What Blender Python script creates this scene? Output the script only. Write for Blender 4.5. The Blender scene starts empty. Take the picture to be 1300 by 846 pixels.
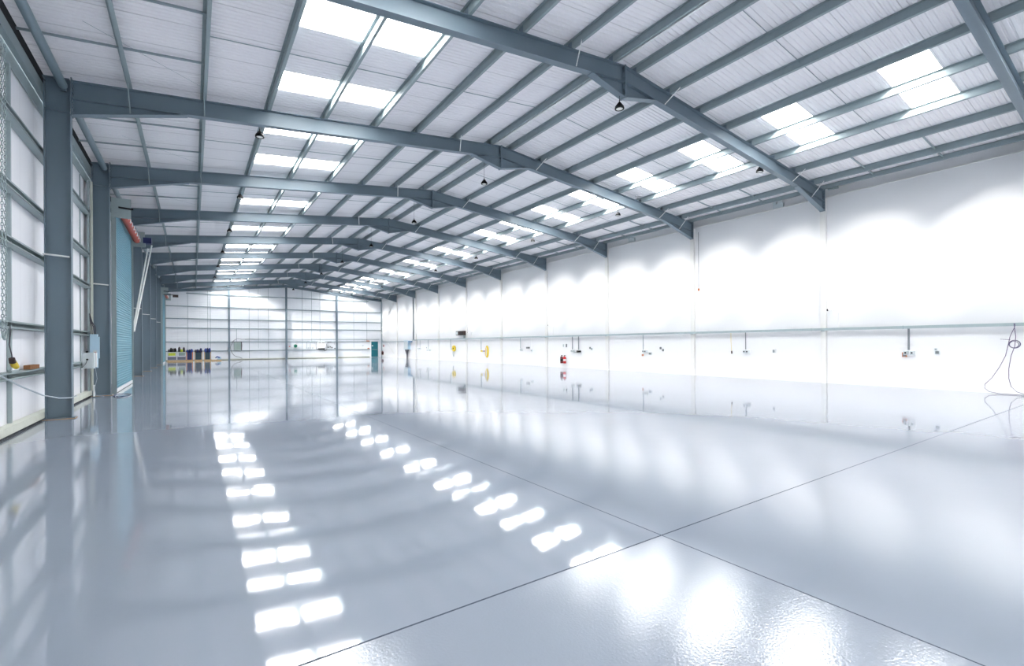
import bpy, bmesh, math, random
from mathutils import Vector, Matrix
random.seed(7)
COL = bpy.context.scene.collection
sc = bpy.context.scene

# ------------------------------------------------------------------ mesh builder
class MB:
    def __init__(s): s.v = []; s.f = []; s.sm = []
    def add(s, vs, fs, smooth=False):
        b = len(s.v); s.v += [tuple(v) for v in vs]
        for f in fs: s.f.append([b + i for i in f]); s.sm.append(smooth)
        return s
    def box(s, x0, x1, y0, y1, z0, z1):
        vs = [(x, y, z) for x in (x0, x1) for y in (y0, y1) for z in (z0, z1)]
        return s.add(vs, [(0,1,3,2),(4,6,7,5),(0,4,5,1),(2,3,7,6),(0,2,6,4),(1,5,7,3)])
    def prism(s, poly, a0, a1, axis='Y'):
        """polygon in the two other axes pushed along axis"""
        n = len(poly)
        def P(p, a):
            if axis == 'Y': return (p[0], a, p[1])
            if axis == 'X': return (a, p[0], p[1])
            return (p[0], p[1], a)
        vs = [P(p, a0) for p in poly] + [P(p, a1) for p in poly]
        fs = [list(range(n))[::-1], list(range(n, 2*n))]
        fs += [(i, (i+1) % n, n + (i+1) % n, n + i) for i in range(n)]
        return s.add(vs, fs)
    def tube(s, pts, r, n=8, closed=False):
        pts = [Vector(p) for p in pts]; m = len(pts); rings = []
        for i, p in enumerate(pts):
            if closed: t = pts[(i+1) % m] - pts[i-1]
            else: t = pts[min(i+1, m-1)] - pts[max(i-1, 0)]
            t.normalize()
            up = Vector((0,0,1)) if abs(t.z) < .9 else Vector((1,0,0))
            a = t.cross(up).normalized(); b = a.cross(t)
            rr = r[i] if isinstance(r, (list, tuple)) else r
            rings.append([p + (a*math.cos(2*math.pi*k/n) + b*math.sin(2*math.pi*k/n))*rr for k in range(n)])
        vs = [v for q in rings for v in q]; fs = []
        for i in range(m if closed else m-1):
            j = (i+1) % m
            for k in range(n):
                fs.append((i*n+k, i*n+(k+1) % n, j*n+(k+1) % n, j*n+k))
        s.add(vs, fs, True)
        if not closed:
            s.add(rings[0], [tuple(range(n))[::-1]]); s.add(rings[-1], [tuple(range(n))])
        return s
    def lathe(s, prof, c, n=20):
        """profile of (radius, z) turned about a vertical axis through c"""
        vs = [(c[0]+r*math.cos(2*math.pi*k/n), c[1]+r*math.sin(2*math.pi*k/n), c[2]+z) for r, z in prof for k in range(n)]
        fs = [(i*n+k, i*n+(k+1) % n, (i+1)*n+(k+1) % n, (i+1)*n+k) for i in range(len(prof)-1) for k in range(n)]
        return s.add(vs, fs, True)

def build(name, mb, m, parent=None, loc=(0,0,0)):
    me = bpy.data.meshes.new(name)
    me.from_pydata(mb.v, [], mb.f); me.update()
    bm = bmesh.new(); bm.from_mesh(me); bmesh.ops.recalc_face_normals(bm, faces=bm.faces); bm.to_mesh(me); bm.free()
    me.polygons.foreach_set('use_smooth', mb.sm)
    me.materials.append(m)
    o = bpy.data.objects.new(name, me); COL.objects.link(o); o.location = loc
    if parent: o.parent = parent
    return o

def tag(o, label, cat, group=None, kind=None):
    o['label'] = label
    if cat: o['category'] = cat
    if group: o['group'] = group
    if kind: o['kind'] = kind
    return o
def thing(name, label, cat, loc=(0,0,0), group=None):
    o = bpy.data.objects.new(name, None); COL.objects.link(o); o.location = loc
    o.empty_display_size = .2
    return tag(o, label, cat, group)
def struct(name, mb, m, label, parent=None):
    o = build(name, mb, m, parent)
    o['kind'] = 'structure'; o['label'] = label
    return o
def dup(root, loc, label, group=None):
    r = root.copy(); COL.objects.link(r); r.location = loc; r['label'] = label
    if group: r['group'] = group
    for ch in list(root.children):
        c = ch.copy(); COL.objects.link(c); c.parent = r
        for g in list(ch.children):
            d = g.copy(); COL.objects.link(d); d.parent = c
    return r

# ------------------------------------------------------------------ materials
def lin(c):
    return tuple(((x/255)/12.92 if x/255 <= .04045 else ((x/255+.055)/1.055)**2.4) for x in c) + (1,)
def mat(name, rgb, rough=.5, metal=0., spec=.5, noise=0., nscale=4., bump=None, coat=0.):
    m = bpy.data.materials.new(name); m.use_nodes = True
    nt = m.node_tree; p = nt.nodes['Principled BSDF']
    p.inputs['Base Color'].default_value = lin(rgb); p.inputs['Roughness'].default_value = rough
    p.inputs['Metallic'].default_value = metal; p.inputs['Specular IOR Level'].default_value = spec
    p.inputs['Coat Weight'].default_value = coat
    tc = nt.nodes.new('ShaderNodeTexCoord')
    if noise:
        n = nt.nodes.new('ShaderNodeTexNoise'); n.inputs['Scale'].default_value = nscale; n.inputs['Detail'].default_value = 4
        nt.links.new(tc.outputs['Object'], n.inputs['Vector'])
        mx = nt.nodes.new('ShaderNodeMix'); mx.data_type = 'RGBA'
        c = lin(rgb)
        mx.inputs['A'].default_value = tuple(max(0, x*(1-noise)) for x in c[:3]) + (1,)
        mx.inputs['B'].default_value = tuple(min(1, x*(1+noise)) for x in c[:3]) + (1,)
        nt.links.new(n.outputs['Fac'], mx.inputs['Factor']); nt.links.new(mx.outputs['Result'], p.inputs['Base Color'])
    if bump:
        # bump = (direction, pitch in metres, strength, distance): pressed ribs of a metal sheet
        d, pitch, st, dist = bump
        w = nt.nodes.new('ShaderNodeTexWave'); w.wave_type = 'BANDS'; w.bands_direction = d; w.wave_profile = 'SIN'
        w.inputs['Scale'].default_value = 2*math.pi/(20*pitch)*1.0
        nt.links.new(tc.outputs['Object'], w.inputs['Vector'])
        b = nt.nodes.new('ShaderNodeBump'); b.inputs['Strength'].default_value = st; b.inputs['Distance'].default_value = dist
        nt.links.new(w.outputs['Fac'], b.inputs['Height']); nt.links.new(b.outputs['Normal'], p.inputs['Normal'])
    return m

STEEL = mat('blue_grey_painted_steel', (108,124,135), .42, noise=.05, nscale=1.5)
STEEL_L = mat('grey_painted_tube_steel', (118,136,144), .4)
GALV = mat('galvanised_steel', (156,170,172), .45, metal=0, noise=.08, nscale=6)
GALV_D = mat('dull_galvanised_steel', (142,156,160), .5, metal=0, noise=.08, nscale=6)
WHITE_STEEL = mat('white_painted_steel', (232,234,232), .45)
CASING = mat('cream_white_paint', (218,217,214), .6)
DARK = mat('painted_gap_shade', (22,24,28), .9)  # near-black colour standing in for shade in gaps
BLACK = mat('black_plastic', (12,12,14), .5, spec=.25)
CABLE = mat('dark_cable_rubber', (60,58,66), .6)
CABLE_G = mat('grey_cable_sheath', (170,180,188), .5)
GREYBOX = mat('light_grey_enclosure', (196,204,206), .45)
BLUEBOX = mat('pale_blue_enclosure', (176,204,220), .4)
BLUE = mat('blue_paint', (40,70,150), .45)
NAVY = mat('navy_plastic', (34,44,92), .5)
YELLOW = mat('yellow_plastic', (226,196,40), .45)
LIME = mat('lime_plastic', (200,214,60), .5)
ORANGE = mat('orange_plastic', (214,120,50), .5)
RED = mat('red_enamel', (196,32,34), .35)
REDDARK = mat('dark_red_enamel', (96,24,28), .4)
ROLL = mat('orange_red_primer', (176,62,38), .5, noise=.1)
TEAL = mat('teal_painted_slats', (84,152,172), .4, bump=('Z', .09, 1.0, .03))
TEALDOOR = mat('teal_door_paint', (0,104,118), .35)
WOOD = mat('pale_timber', (198,160,112), .7, noise=.2, nscale=12)
GROUT = mat('tan_grout', (168,134,96), .85, noise=.25, nscale=20)
BROWN = mat('brown_enamel', (62,46,42), .5)
GREENGREY = mat('grey_green_enclosure', (150,166,160), .5)
SIGNRED = mat('sign_red', (216,60,60), .5)
SIGNGREEN = mat('sign_green', (20,120,96), .5)
SIGNWHITE = mat('sign_white', (236,238,238), .5)
PINK = mat('violet_plastic', (150,90,160), .5)
KERB = mat('cream_painted_steel', (206,208,196), .5, noise=.15, nscale=5)

def sheet_mat(name, rgb, rough, rib_axis, rib_pitch, seam_axis, seam_pitch, seam_w=.012, seam_dark=.8, strength=.5, dist=.01):
    """white liner sheet: fine pressed ribs (bump) and thin lap seams"""
    m = mat(name, rgb, rough, bump=(rib_axis, rib_pitch, strength, dist))
    nt = m.node_tree; p = nt.nodes['Principled BSDF']
    tc = nt.nodes.new('ShaderNodeTexCoord'); sp = nt.nodes.new('ShaderNodeSeparateXYZ')
    nt.links.new(tc.outputs['Object'], sp.inputs[0])
    a = nt.nodes.new('ShaderNodeMath'); a.operation = 'ADD'; a.inputs[1].default_value = 100.39
    nt.links.new(sp.outputs[seam_axis], a.inputs[0])
    md = nt.nodes.new('ShaderNodeMath'); md.operation = 'MODULO'; md.inputs[1].default_value = seam_pitch
    nt.links.new(a.outputs[0], md.inputs[0])
    lt = nt.nodes.new('ShaderNodeMath'); lt.operation = 'LESS_THAN'; lt.inputs[1].default_value = seam_w
    nt.links.new(md.outputs[0], lt.inputs[0])
    mx = nt.nodes.new('ShaderNodeMix'); mx.data_type = 'RGBA'
    c = lin(rgb); mx.inputs['A'].default_value = c
    mx.inputs['B'].default_value = tuple(x*seam_dark for x in c[:3]) + (1,)
    nt.links.new(lt.outputs[0], mx.inputs['Factor']); nt.links.new(mx.outputs['Result'], p.inputs['Base Color'])
    return m
ROOFSHEET = sheet_mat('white_roof_liner_sheet', (238,236,238), .5, 'Y', .125, 'Y', 1.0, strength=.2, dist=.004)
WALLSHEET = sheet_mat('white_wall_liner_sheet', (236,236,240), .5, 'Y', .2, 'Y', 1.0, seam_dark=.78, strength=.3)
FARSHEET = sheet_mat('white_gable_liner_sheet', (234,236,240), .5, 'Z', .2, 'X', 1.0, seam_dark=.85, strength=.3)
PLASTER = mat('white_painted_wall', (224,224,225), .7, noise=.01, nscale=.6)

# translucent roof light sheets: daylight comes through them
def roof_light_mat(st, clear):
    m = bpy.data.materials.new('translucent_roof_light_sheet'); m.use_nodes = True
    nt = m.node_tree; nt.nodes.clear()
    out = nt.nodes.new('ShaderNodeOutputMaterial'); e = nt.nodes.new('ShaderNodeEmission'); t = nt.nodes.new('ShaderNodeBsdfTransparent')
    e.inputs['Color'].default_value = (1, 1, .99, 1); e.inputs['Strength'].default_value = st
    mx = nt.nodes.new('ShaderNodeMixShader'); mx.inputs[0].default_value = clear
    nt.links.new(e.outputs[0], mx.inputs[1]); nt.links.new(t.outputs[0], mx.inputs[2]); nt.links.new(mx.outputs[0], out.inputs[0])
    return m
ROOFLIGHT = roof_light_mat(11.0, .5)

# glossy resin floor
def floor_mat():
    m = bpy.data.materials.new('glossy_grey_resin_floor'); m.use_nodes = True
    nt = m.node_tree; N = nt.nodes.new; L = nt.links.new; p = nt.nodes['Principled BSDF']
    tc = N('ShaderNodeTexCoord'); sp = N('ShaderNodeSeparateXYZ'); L(tc.outputs['Object'], sp.inputs[0])
    def M(op, a, b=None, c=None):
        n = N('ShaderNodeMath'); n.operation = op
        for i, x in enumerate((a, b, c)):
            if x is None: continue
            if isinstance(x, (int, float)): n.inputs[i].default_value = x
            else: L(x, n.inputs[i])
        return n.outputs[0]
    # saw-cut joints
    jx = M('LESS_THAN', M('ABSOLUTE', M('SUBTRACT', sp.outputs[0], 3.31)), .006)
    jy = M('LESS_THAN', M('ABSOLUTE', M('SUBTRACT', sp.outputs[1], 2.608)), .007)
    joint = M('MAXIMUM', jx, jy)
    n1 = N('ShaderNodeTexNoise'); n1.inputs['Scale'].default_value = .35; n1.inputs['Detail'].default_value = 5; L(tc.outputs['Object'], n1.inputs['Vector'])
    mx = N('ShaderNodeMix'); mx.data_type = 'RGBA'; L(n1.outputs['Fac'], mx.inputs['Factor'])
    mx.inputs['A'].default_value = lin(FLOOR_A); mx.inputs['B'].default_value = lin(FLOOR_B)
    m2 = N('ShaderNodeMix'); m2.data_type = 'RGBA'; L(joint, m2.inputs['Factor']); L(mx.outputs['Result'], m2.inputs['A'])
    m2.inputs['B'].default_value = lin((70,78,90)); L(m2.outputs['Result'], p.inputs['Base Color'])
    # the bay this side of the joint has a worn, grainier finish
    near = M('LESS_THAN', sp.outputs[1], 2.608)
    near2 = M('MULTIPLY', near, M('LESS_THAN', sp.outputs[0], 3.31))
    rn = N('ShaderNodeTexNoise'); rn.inputs['Scale'].default_value = .8; L(tc.outputs['Object'], rn.inputs['Vector'])
    r = M('ADD', .035, M('MULTIPLY', rn.outputs['Fac'], .03))
    r = M('ADD', M('ADD', r, M('MULTIPLY', near, .03)), M('MULTIPLY', near2, .05)); r = M('ADD', r, M('MULTIPLY', joint, .5))
    L(r, p.inputs['Roughness']); L(M('SUBTRACT', 2.3, M('MULTIPLY', joint, 1.25)), p.inputs['IOR'])
    # slight unevenness of the self-levelled resin
    mp = N('ShaderNodeMapping'); mp.inputs['Scale'].default_value = (1.0, 1.0, 1); L(tc.outputs['Object'], mp.inputs['Vector'])
    w = N('ShaderNodeTexNoise'); w.inputs['Scale'].default_value = 1.3; w.inputs['Detail'].default_value = 3; w.inputs['Roughness'].default_value = .55; L(mp.outputs[0], w.inputs['Vector'])
    g = N('ShaderNodeTexNoise'); g.inputs['Scale'].default_value = 60; L(tc.outputs['Object'], g.inputs['Vector'])
    hgt = M('ADD', w.outputs['Fac'], M('MULTIPLY', M('MULTIPLY', near2, g.outputs['Fac']), .5))
    b = N('ShaderNodeBump'); b.inputs['Strength'].default_value = 1; b.inputs['Distance'].default_value = .002; L(hgt, b.inputs['Height']); L(b.outputs['Normal'], p.inputs['Normal'])
    return m
FLOOR_A = (138,146,159); FLOOR_B = (149,157,169)
FLOORM = floor_mat()

# ------------------------------------------------------------------ layout (metres)
XL, XR, XRI = -2.29, 21.17, 21.04       # column inner face by the shutters, white wall face, its casings
XRG = 9.45                              # ridge
Y0, BAY = 8.608, 6.0
SL = math.tan(math.radians(6.0))
def FY(k): return Y0 + BAY*k
def ztop(x): return 8.97 - SL*abs(x - XRG)         # rafter top
def zroof(x): return 9.17 - SL*abs(x - XRG)        # roof liner underside
YN, YF = -10.0, 62.75
XO = -2.92                                          # liner sheet on the shutter side
FRAMES = [-1, 0, 1, 2, 3, 4, 5, 6, 7, 8]
NUM = ['zeroth','first','second','third','fourth','fifth','sixth','seventh','eighth','ninth','tenth','eleventh','twelfth']
def fr(k): return NUM[9-k] if k < 9 else 'gable'    # frames counted from the gable wall

# ------------------------------------------------------------------ room shell
struct('floor', MB().box(XO-.3, XR+.4, YN, YF+.3, -.2, 0), FLOORM, 'glossy pale grey resin floor of the warehouse')

PANES = []   # (side, k, which, x0, x1, y0, y1)
for k in range(-3, 9):
    for w, (a, b) in enumerate(((1.05, 2.07), (4.03, 5.05))):
        for side in 'LR':
            x0, x1 = (XRG-7.7, XRG-4.68) if side == 'L' else (XRG+4.68, XRG+7.7)
            PANES.append((side, k, w, x0, x1, FY(k)+a, FY(k)+b))
mb = MB()
RIB = .125; RIBP = [(0, 0), (.06, 0), (.075, .016), (.11, .016)]
def roofquad(x0, x1, y0, y1, up=0.0, m=None):
    if not up:
        # pressed ribs running down the slope
        ys = [(y0, 0)]
        for i in range(int((y0+20)/RIB), int((y1+20)/RIB)+1):
            for dy, dz in RIBP:
                y = -20 + i*RIB + dy
                if y0 < y < y1: ys.append((y, dz))
        ys.append((y1, 0))
        mb.add([(x, y, zroof(x)+dz) for y, dz in ys for x in (x0, x1)], [(2*i, 2*i+1, 2*i+3, 2*i+2) for i in range(len(ys)-1)])
        return
    (m or mb).add([(x0,y0,zroof(x0)+up),(x1,y0,zroof(x1)+up),(x1,y1,zroof(x1)+up),(x0,y1,zroof(x0)+up)], [(0,1,2,3)])
for lay in (0, .1):
    for side in 'LR':
        if side == 'L': xs = [XO-.35, XRG-7.7, XRG-4.68, XRG]
        else: xs = [XRG, XRG+4.68, XRG+7.7, XR+.4]
        pi = [p for p in PANES if p[0] == side]
        for i in range(3):
            if i == 1:
                ys = [YN] + sum([[p[5], p[6]] for p in pi if p[5] > YN], []) + [YF+.3]
                for j in range(0, len(ys)-1, 2): roofquad(xs[i], xs[i+1], ys[j], ys[j+1], lay)
            else: roofquad(xs[i], xs[i+1], YN, YF+.3, lay)
struct('ceiling', mb, ROOFSHEET, 'white ribbed liner sheets of the pitched roof')

for side, k, w, x0, x1, y0, y1 in PANES:
    if y0 < YN: continue
    m = MB()
    def q(xa, xb, ya, yb, za, zb):
        m.add([(x, y, zroof(x)+z) for x in (xa, xb) for y in (ya, yb) for z in (za, zb)], [(0,1,3,2),(4,6,7,5),(0,4,5,1),(2,3,7,6),(0,2,6,4),(1,5,7,3)])
    q(x0, x1, y0, y1, .03, .045)
    o = build('roof_light', m, ROOFLIGHT)
    s = 'shutter-side' if side == 'L' else 'white-wall-side'
    half = 'strip nearer the gable' if w else 'strip farther from gable'
    tag(o, 'translucent roof light, %s slope, %s bay from gable wall, %s' % (s, NUM[9-k], half), 'skylight', 'translucent roof lights')

# wall on the shutter side
struct('wall_left', MB().box(XO-.08, XO, YN, YF, 0, 7.55), WALLSHEET, 'white liner sheet wall with the roller shutters')
mb = MB().prism([(XO-.08,0),(XR+.2,0),(XR+.2,zroof(XR+.2)+.05),(XRG,zroof(XRG)+.05),(XO-.08,zroof(XO)+.05)], YF, YF+.1)
struct('wall_far', mb, FARSHEET, 'white liner sheet gable wall at the end of the hall')
struct('wall_back', MB().prism([(XO-.08,0),(XR+.2,0),(XR+.2,zroof(XR+.2)+.05),(XRG,zroof(XRG)+.05),(XO-.08,zroof(XO)+.05)], YN-.1, YN), FARSHEET, 'white liner sheet gable wall at the near end of the hall')
struct('wall_right', MB().box(XR, XR+.25, YN, YF, 0, 7.51).box(XR+.06, XR+.25, YN, YF, 7.51, 8.1), PLASTER, 'plain white painted wall opposite the shutters')
struct('trim_1', MB().box(XR-.035, XR+.06, YN, YF, 7.49, 7.53), CASING, 'white capping strip along the top of the plain white wall')
struct('trim_2', MB().box(XR-.06, XR, 2.0, 4.86, 0, .21), PLASTER, 'low white boxing at the foot of the white wall')
struct('trim_3', MB().box(XO+.04, XO+.12, YN, YF, 7.605, 7.86), DARK, 'dark strip painted as shade between the wall head and the roof')  # dark strip paints the unlit cavity above the eaves beam

struct('trim_4', MB().box(XRG-.3, XRG-.25, YN, YF, zroof(XRG-.25)-.19, zroof(XRG-.25)-.17).box(XRG-.28, XRG-.27, YN, YF, zroof(XRG-.25)-.17, zroof(XRG-.25)-.02), WHITE_STEEL, 'thin white strip along the ridge between the two topmost purlins')

# ------------------------------------------------------------------ steel frames
def ibeam_slope(mb, x0, x1, z, dep, y, fw=.19, tf=.016, tw=.012):
    a, b = z(x0), z(x1)
    mb.prism([(x0,a),(x1,b),(x1,b-dep),(x0,a-dep)], y-tw/2, y+tw/2)
    mb.prism([(x0,a),(x1,b),(x1,b-tf),(x0,a-tf)], y-fw/2, y+fw/2)
    mb.prism([(x0,a-dep+tf),(x1,b-dep+tf),(x1,b-dep),(x0,a-dep)], y-fw/2, y+fw/2)
def strip(mb, p, q, y, fw=.19, t=.016):
    mb.prism([p, q, (q[0], q[1]-t), (p[0], p[1]-t)], y-fw/2, y+fw/2)
DEP = .43
def fly(mb, x, z, xp, zp, sgn=-1):
    mb.tube([(x, -.085, z), (xp, sgn*.42, zp)], .014, 6)
    return mb
PL = [.45, 1.85, 3.3, 4.7, 6.2, 7.7, 9.2, 10.7]     # purlin distances from the ridge

def make_rafter():
    t = thing('portal_rafter', '', 'roof beam')
    zb = lambda x: ztop(x) - DEP
    for s in (-1, 1):
        xe = XL if s < 0 else XRI
        m = MB(); ibeam_slope(m, min(xe, XRG), max(xe, XRG), ztop, DEP, 0)
        build('rafter_beam', m, STEEL, t)
        # haunch at the eaves
        h0 = xe - s*2.2; m = MB()
        m.prism([(h0, zb(h0)), (xe, zb(xe)), (xe, 6.96)], -.006, .006)
        p, q = ((h0, zb(h0)), (xe, 6.96)); 
        if s < 0: p, q = q, p
        strip(m, p, q, 0, .19)
        build('eaves_haunch', m, STEEL, t)
        m = MB(); m.box(*(sorted((xe, xe - s*.022))), -.1, .1, 6.93, ztop(xe)+.06)
        for i in range(7):
            for yy in (-.06, .06):
                m.box(xe - s*.05 if s > 0 else xe+.022, xe - s*.022 if s > 0 else xe+.05, yy-.014, yy+.014, 7.0+i*.11, 7.028+i*.11)
        build('end_plate', m, STEEL, t)
        xa = XRG + s*1.2; m = MB()
        m.prism([(xa, zb(xa)), (XRG, zb(XRG)), (XRG, 8.14)], -.006, .006)
        p, q = ((xa, zb(xa)), (XRG, 8.15))
        if s > 0: p, q = q, p
        strip(m, p, q, 0, .19)
        build('apex_haunch', m, STEEL, t)
        for D in (1.85, 9.2, 10.7):
            x = XRG + s*D
            inn = 0 if D < 3 else (0 if s < 0 else 1)
            xb = x + (.02 if s < 0 else -.25) + (0 if D > 3 else (.1 if s < 0 else 0))
            zz = zb(xb) if D < 9.3 and abs(xb - xe) > 2.2 else zb(xb) - (abs(xb - h0)/2.2)*(zb(xe)-6.96)
            build('fly_brace', fly(MB(), xb, zz+.02, x, zroof(x)-.17), GALV_D if (s < 0 and D > 3) else WHITE_STEEL, t)
    m = MB().box(XRG-.022, XRG+.022, -.1, .1, 8.12, ztop(XRG)+.02)
    for i in range(6):
        for yy in (-.06, .06): m.box(XRG-.05, XRG+.05, yy-.013, yy+.013, 8.2+i*.12, 8.226+i*.12)
    build('apex_plate', m, STEEL, t)
    return t
r0 = make_rafter()
for i, k in enumerate(FRAMES):
    lab = 'blue-grey pitched steel portal rafter with eaves and ridge haunches, %s from the gable wall' % fr(k)
    if i == 0: r0.location = (0, FY(k), 0); r0['label'] = lab; r0['group'] = 'portal rafters'
    else: dup(r0, (0, FY(k), 0), lab, 'portal rafters')
# gable rafter
m = MB()
for s in (-1, 1):
    xe = XO+.1 if s < 0 else XR
    ibeam_slope(m, min(xe, XRG), max(xe, XRG), lambda x: ztop(x), .3, FY(9)-.05, .16)
tag(build('gable_rafter', m, STEEL), 'slimmer steel rafter following the roof slope against the gable wall', 'roof beam')

# columns on the shutter side
def make_column():
    t = thing('steel_column', '', 'column')
    m = MB()
    m.box(-2.722, XL-.018, -.006, .006, .03, 7.6)
    m.box(-2.74, -2.722, -.1, .1, .03, 7.6); m.box(XL-.018, XL, -.1, .1, .03, 6.93)
    m.prism([(-2.722, 7.6), (XL-.018, 7.6), (XL-.018, 7.76), (-2.722, 7.7)], -.006, .006)
    build('shaft', m, STEEL, t)
    build('cap_plate', MB().prism([(-2.76, 7.69), (XL-.02, 7.74), (XL-.02, 7.755), (-2.76, 7.705)], -.1, .1), STEEL, t)
    m = MB().box(-2.722, XL-.018, -.095, .095, 6.98, 6.995)
    build('stiffener', m, STEEL, t)
    m = MB().box(-2.79, XL+.05, -.14, .14, .012, .03)
    build('base_plate', m, STEEL, t)
    build('grout_bed', MB().box(-2.8, XL+.06, -.15, .15, 0, .012), GROUT, t)
    build('stay_bar', MB().tube([(-2.76, -.11, 3.71), (XL-.03, -.11, 3.68)], .022, 6), WHITE_STEEL, t)
    return t
c0 = make_column()
for i, k in enumerate([1, 2, 3, 4, 5, 6, 7, 8]):
    extra = {1: 'with the grey hose draped across it', 2: 'just before the long teal shutter', 3: 'hidden edge of the teal shutter on it'}.get(k, '')
    lab = ('blue-grey steel column on the shutter side, %s from the gable wall %s' % (fr(k), extra)).strip()
    if i == 0: c0.location = (0, FY(k), 0); c0['label'] = lab; c0['group'] = 'steel columns on the shutter side'
    else: dup(c0, (0, FY(k), 0), lab, 'steel columns on the shutter side')

# cased columns on the white wall
def make_casing():
    t = thing('cased_column', '', 'column')
    build('casing', MB().box(XRI, XR, -.1, .1, 0, 6.93), CASING, t)
    build('rear_flange', MB().box(XRI+.005, XR, -.1, .1, 6.93, 7.45), CASING, t)
    build('foot_block', MB().box(XRI-.006, XR, -.104, .104, 0, .05), CASING, t)
    return t
p0 = make_casing()
for i, k in enumerate([0, 1, 2, 3, 4, 5, 6, 7, 8]):
    lab = 'slim white cased column on the plain white wall, under the %s rafter from the gable wall' % fr(k)
    if i == 0: p0.location = (0, FY(k), 0); p0['label'] = lab; p0['group'] = 'white cased columns'
    else: dup(p0, (0, FY(k), 0), lab, 'white cased columns')

# ------------------------------------------------------------------ purlins
PLN = ['lowest ridge-side','','','','','','','']
def purlin(s, D, i):
    x = XRG + s*D
    t = thing('roof_purlin', '', 'purlin', (x, 0, 0), 'galvanised roof purlins')
    zt = zroof(x) - .006; zb = zt - .19; dz = -SL*s
    m = MB(); d = .065; tk = .006
    y0, y1 = -4.5, FY(9)+.1
    m.box(-tk/2, tk/2, y0, y1, zb, zt)
    a, b = (0, d)
    m.prism([(0, zb), (b, zb+dz*b), (b, zb+dz*b-tk), (0, zb-tk)], y0, y1)
    m.prism([(b, zb+dz*b+.018), (b+tk*.6, zb+dz*b+.018), (b+tk*.6, zb+dz*b-tk), (b, zb+dz*b-tk)], y0, y1)
    m.prism([(0, zt), (-d, zt-dz*d), (-d, zt-dz*d-tk), (0, zt-tk)], y0, y1)
    build('rail', m, GALV_D if D > 3 or True else GALV, t)
    for k in FRAMES:
        build('cleat', MB().box(-.012, -.004, FY(k)-.07, FY(k)+.07, zb-.02, zt-.03), STEEL, t)
        sgn = FY(k)
    for k in FRAMES[::2]:
        build('joint_sleeve', MB().box(-.012, .012, FY(k)-.55, FY(k)+.55, zb+.004, zt-.004), GALV_D, t)
    side = 'shutter-side' if s < 0 else 'white-wall-side'
    t['label'] = 'long grey purlin under the %s roof slope, %s down from the ridge' % (side, NUM[i+1])
for s in (-1, 1):
    for i, D in enumerate(PL): purlin(s, D, i)
# eaves beams
m = MB(); x = 20.93; zt = zroof(x)-.01
m.box(x, x+.008, -4.5, FY(9), zt-.15, zt).box(x, x+.09, -4.5, FY(9), zt-.158, zt-.15).box(x, x+.09, -4.5, FY(9), zt-.006, zt)
t = thing('eaves_beam', 'grey channel eaves beam running along the top of the plain white wall', 'eaves beam')
build('channel', m, GALV_D, t)
for k in range(-2, 9):
    for dy in (2.3, 4.25): build('bracket', MB().box(x-.03, x-.002, FY(k)+dy-.03, FY(k)+dy+.03, zt-.14, zt-.02), GALV_D, t)
m = MB(); m.box(-2.79, -2.782, YN, FY(9), 7.34, 7.6).box(-2.88, -2.79, YN, FY(9), 7.592, 7.6).box(-2.88, -2.79, YN, FY(9), 7.34, 7.348)
tag(build('eaves_beam', m, GALV_D), 'grey channel eaves beam above the wall with the roller shutters', 'eaves beam')
m = MB(); m.box(-2.9, -2.885, YN, FY(9), 7.03, 7.34)
tag(build('flashing_strip', m, GALV), 'grey-green flashing strip under the eaves beam on the shutter wall', 'flashing')
# eaves tubes on the shutter side
for k in [-1, 0, 1, 2, 3, 4, 5, 6, 7]:
    t = thing('eaves_tie_tube', 'round grey steel tube under the shutter-side eaves, in the %s bay from the gable wall' % NUM[9-k], 'steel tube', (0,0,0), 'eaves tubes')
    ya, yb = FY(k)+.06, FY(k+1)-.06
    build('tube', MB().tube([(-2.42, ya+.05, 7.5), (-2.42, yb, 7.66)] if False else [(-2.42, ya, 7.58), (-2.42, yb, 7.58)], .082, 14), STEEL_L, t)
    build('end_lug', MB().box(-2.47, -2.37, yb-.01, yb+.05, 7.46, 7.52), STEEL, t)

# anti-sag struts in the two lowest purlin gaps and thin tie rods farther up
for k in range(-1, 9):
    for s in (-1, 1):
        sd = 'shutter-side' if s < 0 else 'white-wall-side'
        for n, dy in enumerate((2.3, 4.25)):
            xa = XRG + s*9.2; xb = -2.95 if s < 0 else 20.93
            y = FY(k)+dy; m = MB()
            xa2, xb2 = (min(xa, xb), max(xa, xb))
            m.prism([(xa2, zroof(xa2)-.06), (xb2, zroof(xb2)-.06), (xb2, zroof(xb2)-.1), (xa2, zroof(xa2)-.1)], y-.02, y+.02)
            o = build('eaves_strut', m, GALV_D)
            tag(o, 'grey strut linking the lowest %s purlins, %s bay from gable wall, %s of two' % (sd, NUM[9-k], ('first', 'second')[n]), 'roof strut', 'struts near the eaves')
        y = FY(k)+3.12; xa = XRG + s*.45; xb = XRG + s*9.2
        o = build('sag_rod', MB().tube([(xa, y, zroof(xa)-.05), (xb, y, zroof(xb)-.05)], .01, 6), GALV_D)
        tag(o, 'thin dark tie rod across the %s purlins, %s bay from the gable wall' % (sd, NUM[9-k]), 'tie rod', 'thin tie rods between purlins')
        if s < 0 and k < 4:
            xa, xb = XRG-10.7, XRG-9.2
            o = build('bracing_wire', MB().tube([(XRG-9.15, FY(k)+5.6, zroof(.3)-.05), (XRG-9.2-2.0, FY(k)+3.6, zroof(-1.7)-.03)], .0035, 5), GALV_D)
            tag(o, 'thin slanting wire under the shutter-side roof edge, %s bay from the gable wall' % NUM[9-k], 'wire', 'slanting roof wires')

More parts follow.
